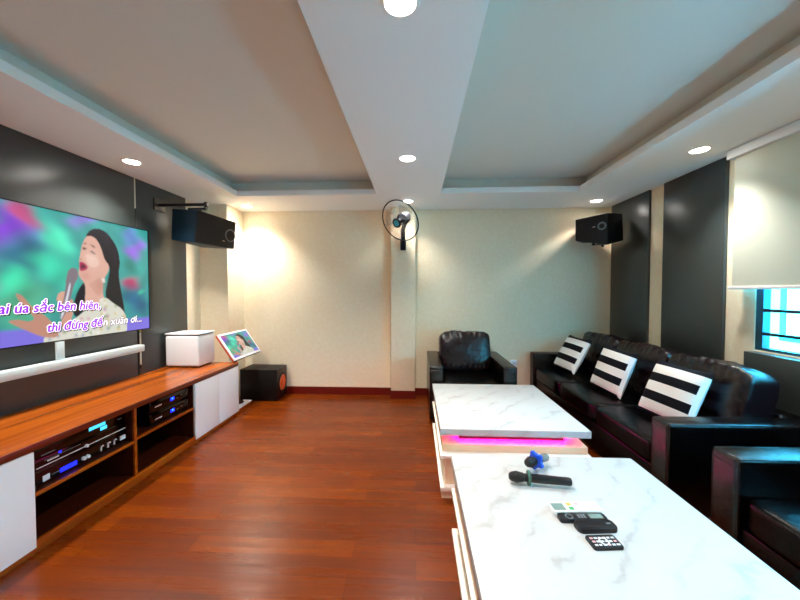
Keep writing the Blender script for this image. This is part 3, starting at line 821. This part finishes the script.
for k in range(3):
    b = MB(); a0 = 2 * PI * k / 3 + .5; g = []
    for i in range(9):
        r = .028 + (.205 - .028) * i / 8; row = []
        for j in range(9):
            t = (j / 8 - .5) * (1.15 if i > 0 else .9) * (1 - .25 * (i / 8) ** 3); a = a0 + t + .25 * i / 8
            row.append(b.bm.verts.new((r * math.cos(a), r * math.sin(a), .012 + .035 * (j / 8 - .5))))
        g.append(row)
    for i in range(8):
        for j in range(8): b.bm.faces.new((g[i][j], g[i + 1][j], g[i + 1][j + 1], g[i][j + 1]))
    bo = b.build('blade', M['fanblade'], fan, mtx=fm)
    sm = bo.modifiers.new('thick', 'SOLIDIFY'); sm.thickness = .0025

# ------------------------------------------------------------------ seating
def seat_unit(name, L, n, label, cat, loc, rz, group=None, deep=.93, feet=True):
    """boxy leather seat: front at local y=0 facing -y, length along x"""
    t = empty(name, loc, label, cat, rz, group)
    aw = .142; h = L / 2
    lm, lg = M['leather'], M['leather_gloss']
    for s in (-1, 1):
        a, b = sorted((s * h, s * (h - aw)))
        ar = MB().box(a, b, 0, deep, .045, .61, bev=.02, seg=4).build('arm', M['leather_arm'], t)
        pb = MB()
        for x in (a + .006, b - .006):
            pb.tube([(x, .012, .565), (x, deep - .01, .565)], .0035, 6)
            pb.tube([(x, .010, .05), (x, .006, .565), (x, .010, .603), (x, deep - .01, .6055)], .004, 6)
        pb.tube([(a + .012, .001, .565), (b - .012, .001, .565)], .0035, 6)
        pb.build('piping', M['piping'], ar)
    MB().box(-h + aw + .001, h - aw - .001, .02, deep - .02, .045, .285, bev=.01).build('base', lm, t)
    MB().box(-h + aw + .001, h - aw - .001, deep - .15, deep, .286, .62, bev=.03, seg=3).build('backrest', lm, t)
    w_ = (L - 2 * aw) / n
    for k in range(n):
        cx = -h + aw + w_ * (k + .5)
        MB().puff(w_ - .004, .755, .155, (cx, .008 + .3775, .362), p=11, n=18, wr=.003, seed=k * 3 + L, crown=0).build('seat_cushion', lm, t)
        mt = Matrix.Translation((cx, .665, .655)) @ Matrix.Rotation(math.radians(-13), 4, 'X')
        MB().puff(w_ - .006, .235, .46, p=7.5, n=44, wr=.012, seed=k * 7 + L, crown=.26, mtx=mt).build('back_cushion', lg, t)
    if feet:
        for sx in (-h + .06, h - .06):
            for sy in (.06, deep - .06): MB().cyl((sx, sy, 0.0005), (0, 0, 1), .02, .026, .046, 16).build('foot', M['rubber'], t)
    return t
seat_unit('armchair', .905, 1, 'dark brown leather armchair by the back wall behind the far coffee table', 'armchair', (.596, 3.44, 0), 0)
seat_unit('sofa', 2.375, 3, 'long black leather sofa with three seats along the panelled right wall', 'sofa', (1.492, 3.198, 0), -PI / 2)
seat_unit('armchair', .92, 1, 'black leather armchair in the right foreground beside the sofa', 'armchair', (1.512, 1.287, 0), -PI / 2)

def pillow(pts, label, seed):
    """pts: TL, TR, BL, BR seen from the front"""
    TL, TR, BL, BR = [Vector(p) for p in pts]
    c = (TL + TR + BL + BR) / 4
    m = frame(c, (TR - TL) + (BR - BL), (TL - BL) + (TR - BR))
    inv = m.inverted()
    s = .43; n = 28; b = MB(); sheets = []
    q = [inv @ p for p in (BL, BR, TL, TR)]
    for sgn in (1, -1):
        g = []
        for j in range(n + 1):
            row = []
            for i in range(n + 1):
                a, d = i / n * 2 - 1, j / n * 2 - 1
                edge = abs(a) == 1 or abs(d) == 1
                if edge and sgn == -1: row.append(sheets[0][j][i]); continue
                x = a * s / 2 * (1 - .07 * (1 - abs(d) ** 2.5)) ; y = d * s / 2 * (1 - .07 * (1 - abs(a) ** 2.5))
                z = sgn * .078 * ((1 - a * a) * (1 - d * d)) ** .42
                z += .006 * noise.noise(Vector((x * 11 + seed, y * 11, sgn))) * (1 - a * a) ** .3
                row.append(b.bm.verts.new((x, y, z)))
            g.append(row)
        sheets.append(g)
        for j in range(n):
            for i in range(n):
                f_ = (g[j][i], g[j][i + 1], g[j + 1][i + 1], g[j + 1][i])
                b.bm.faces.new(f_ if sgn > 0 else f_[::-1])
    # keep the corner pull of the photo (a slightly skewed square)
    o = b.build('striped_pillow', M['stripe'])
    o.matrix_world = m
    tag(o, label, 'pillow', 'striped pillows on the sofa')
    return o
pillow([(1.888, 4.11, .842), (1.935, 3.72, .842), (1.700, 4.13, .505), (1.745, 3.74, .49)], 'black and white striped pillow next to the far arm of the sofa', 1)
pillow([(1.895, 3.38, .848), (1.925, 2.97, .823), (1.755, 3.38, .490), (1.808, 2.97, .474)], 'striped pillow on the sofa, the middle one of three', 2)
pillow([(1.93, 2.70, .848), (1.99, 2.26, .836), (1.755, 2.72, .480), (1.835, 2.28, .468)], 'striped pillow just behind the near arm of the sofa', 3)

# ------------------------------------------------------------------ coffee tables
def coffee_table(x0, x1, y0, y1, label, led):
    cx, cy = (x0 + x1) / 2, (y0 + y1) / 2
    t = empty('coffee_table', (cx, cy, 0), label, 'coffee table')
    a, b = x0 - cx, x1 - cx; c, d = y0 - cy, y1 - cy
    MB().box(a, b, c, d, .402, .450, bev=.003).build('marble_top', M['marble'], t)
    ped = MB().box(a + .14, b - .14, c + .10, d - .16, .342, .4018).build('pedestal', M['black'], t)
    e = .012
    MB().box(a + .14 - e, b - .14 + e, c + .10 - e, c + .10 - .001, .374, .394).box(a + .14 - e, b - .14 + e, d - .16 + .001, d - .16 + e, .374, .394)\
        .box(a + .14 - e, a + .14 - .001, c + .10, d - .16, .374, .394).box(b - .14 + .001, b - .14 + e, c + .10, d - .16, .374, .394).build('led_strip', M[led], ped)
    MB().box(a + .012, b - .022, c + .0, d - .10, .292, .3415, bev=.002).build('tray', M['cream'], t)
    MB().box(a - .004, b - .01, c - .06, d - .07, .270, .2915, bev=.002).build('upper_shelf', M['cream_white'], t)
    MB().box(a + .03, b - .04, c - .03, d - .10, .082, .2695).build('body', M['cream'], t)
    MB().box(a - .004, b - .01, c - .07, d - .10, .052, .0815, bev=.002).build('lower_shelf', M['cream_white'], t)
    MB().box(a + .004, b - .03, c - .055, d - .12, .0, .0515).build('base', M['cream'], t)
    return t
coffee_table(.170, 1.185, 2.262, 3.375, 'white marble coffee table with pink glow, the far one in front of the armchair', 'led_pink')
coffee_table(.204, 1.220, .80, 1.912, 'white marble coffee table in the foreground with microphones and remotes on it', 'led_dim')

# ------------------------------------------------------------------ things on the near table
TZ = .4505
def mic(name, head, tail, label, ringm, ringname, tailm=None, star=False, rr=.030):
    hd, tl = Vector(head), Vector(tail); ax = (tl - hd); L = ax.length; ax.normalize()
    t = empty(name, (hd.x, hd.y, TZ), label, 'microphone')
    p = hd - Vector((hd.x, hd.y, TZ))
    MB().lathe([(0, -.024), (.013, -.022), (.0205, -.012), (.0250, .006), (.0262, .014), (.0255, .019), (.0215, .042), (.018, .050), (0, .05)], p, ax, 28).build('head', M['michead'], t)
    MB().lathe([(.0262, .010), (.0275, .013), (.0262, .018), (.0255, .014)], p, ax, 28).build('head_band', M['micbody'], t)
    MB().lathe([(0, .049), (.0185, .050), (.0195, .07), (.0205, L * .45), (.0190, L * .8), (.019, L - .008), (.016, L), (0, L)], p, ax, 28).build('body', M['micbody'], t)
    if tailm:
        MB().lathe([(.0205, L * .62), (.0212, L * .66), (.0212, L * .95), (.017, L + .002), (0, L + .003)], p, ax, 28).build('tail_cap', tailm, t)
    q = p + ax * (.058 if star else .072); m = frame(q, ax.cross(Vector((0, 0, 1))), Vector((0, 0, 1)))
    b = MB()
    if star:
        n = 5; pts = []
        for k in range(n * 6):
            a = 2 * PI * k / (n * 6); r = rr * (1.06 + .26 * math.cos(a * n + 2.2)); pts.append((r * math.cos(a), r * math.sin(a), -.009))
        b.prism(pts, (0, 0, 0), (0, 0, .018), bev=.004)
    else:
        pts = []
        for k in range(36):
            a = 2 * PI * k / 36; r = rr * (1 + .03 * math.cos(6 * a)); pts.append((r * math.cos(a), r * math.sin(a), -.006))
        b.prism(pts, (0, 0, 0), (0, 0, .012), bev=.003)
    zmin = min((m @ Vector(x)).z for x in pts)
    b.build(ringname, ringm, t, mtx=m)
    if zmin < 0: 
        for ch in t.children: ch.location.z -= zmin - .0005
    return t
mic('microphone', (.482, 1.630, TZ + .0275), (.748, 1.604, TZ + .0225), 'black wireless microphone with green ring lying across the near marble table', M['greensponge'], 'anti_roll_ring', rr=.034)
mic('microphone', (.590, 1.728, TZ + .036), (.712, 1.818, TZ + .024), 'black microphone with blue pointed ring and grey tail behind the other one', M['bluesponge'], 'anti_roll_ring', M['greytail'], True, .038)

def remote(name, c, ang, L, W, T, m, label, z=TZ, rad=.012):
    t = empty(name, (c[0], c[1], z), label, 'remote control', ang)
    b = MB()
    pts = []
    for (sx, sy, a0) in ((1, 1, 0), (-1, 1, 90), (-1, -1, 180), (1, -1, 270)):
        for k in range(6):
            a = math.radians(a0 + k * 18); pts.append((sx * (L / 2 - rad) + rad * math.cos(a), sy * (W / 2 - rad) + rad * math.sin(a), 0))
    b.prism(pts, (0, 0, 0), (0, 0, T), bev=min(.003, T * .3))
    b.build('body', m, t)
    return t
r1 = remote('air_conditioner_remote', (.684, 1.432), math.radians(3), .212, .066, .022, M['white_matte'], 'white remote with grey display and orange button on the near table')
MB().box(-.098, -.046, -.024, .020, .0221, .0232).build('display', M['lcd'], r1)
b = MB(); b.box(-.030, -.012, .006, .022, .0221, .0245); b.build('orange_button', M['orange'], r1)
b = MB(); b.box(-.030, -.012, -.022, -.006, .0221, .0245); b.build('green_button', M['green'], r1)
b = MB(); b.box(.006, .022, .010, .022, .0221, .0240); b.build('pink_button', M['pinkbtn'], r1)
for k in range(4):
    MB().box(.008 + (k % 2) * .026, .022 + (k % 2) * .026, -.022 + (k // 2) * .016, -.012 + (k // 2) * .016, .0221, .0236).build('button', M['silver'], r1)
r2 = remote('remote_control', (.690, 1.379), math.radians(3), .195, .042, .016, M['remote'], 'black remote lying right against the white remote, partly behind another', rad=.010)
MB().lathe([(.011, .0161), (.014, .018), (.016, .0161)], (-.055, 0, 0)).build('ring_button', M['grey_mark'], r2)
for k in range(3):
    MB().box(-.02 + k * .012, -.012 + k * .012, -.012, .012, .0161, .0176).build('button', M['grey_mark'], r2)
MB().box(.028, .082, -.014, .014, .0161, .0166).build('glossy_panel', M['lcd'], r2)
r3 = remote('remote_control', (.717, 1.331), math.radians(5), .158, .058, .018, M['remote'], 'thick plain dark blue-black remote between the white one and the button-covered one', rad=.016)
MB().box(-.060, .060, -.020, .018, .0181, .0190, bev=.0004).build('top_face', M['remote'], r3)
MB().box(.045, .062, -.004, .004, .0191, .0196).build('small_marking', M['grey_mark'], r3)
r4 = remote('remote_control', (.707, 1.250), math.radians(5), .112, .066, .010, M['remote'], 'small flat black remote covered in pale button markings, nearest the camera', rad=.008)
rnd = random.Random(5)
for i in range(6):
    for j in range(3):
        x = -.046 + i * .0165; y = -.022 + j * .017
        MB().box(x, x + .010 + rnd.random() * .003, y, y + .008, .0101, .0113).build('button', M['led_white'] if rnd.random() < .9 else M['pinkbtn'], r4)
MB().lathe([(.013, .0102), (.016, .0118), (.019, .0102)], (.0, .0, 0), seg=24).build('ring_button', M['led_white'], r4)

# wall socket by the armchair
so = empty('wall_socket', (1.287, YB - .0005, .45), 'small white wall socket on the back wall between armchair and sofa', 'socket')
MB().box(-.045, .045, -.010, 0, -.042, .042, bev=.004).build('plate', M['white_matte'], so)
MB().box(-.022, .022, -.013, -.0101, -.022, .022, bev=.001).build('outlet', M['silver'], so)

# ------------------------------------------------------------------ daylight
W = D.worlds.new('daylight'); SC.world = W; W.use_nodes = True
W.node_tree.nodes['Background'].inputs[0].default_value = (.09, .62, 1.0, 1)
W.node_tree.nodes['Background'].inputs[1].default_value = 25.0

# ------------------------------------------------------------------ camera
f = 330.0
yaw, pitch = math.atan(16 / f), -math.atan(9 / f)
fw = Vector((-math.sin(yaw) * math.cos(pitch), math.cos(yaw) * math.cos(pitch), math.sin(pitch)))
rt = Vector((math.cos(yaw), math.sin(yaw), 0)); up = rt.cross(fw)
cam = D.cameras.new('camera'); cam.sensor_width = 36; cam.lens = 36 * f / 800; cam.clip_start = .02
co = D.objects.new('camera', cam); COL.objects.link(co)
mw = Matrix((rt, up, -fw)).transposed().to_4x4(); mw.translation = (0, 0, 1.4)
co.matrix_world = mw
SC.camera = co
vs = SC.view_settings
vs.view_transform = 'Standard'; vs.look = 'None'; vs.gamma = 1; vs.use_curve_mapping = False
vs.exposure = 0.5
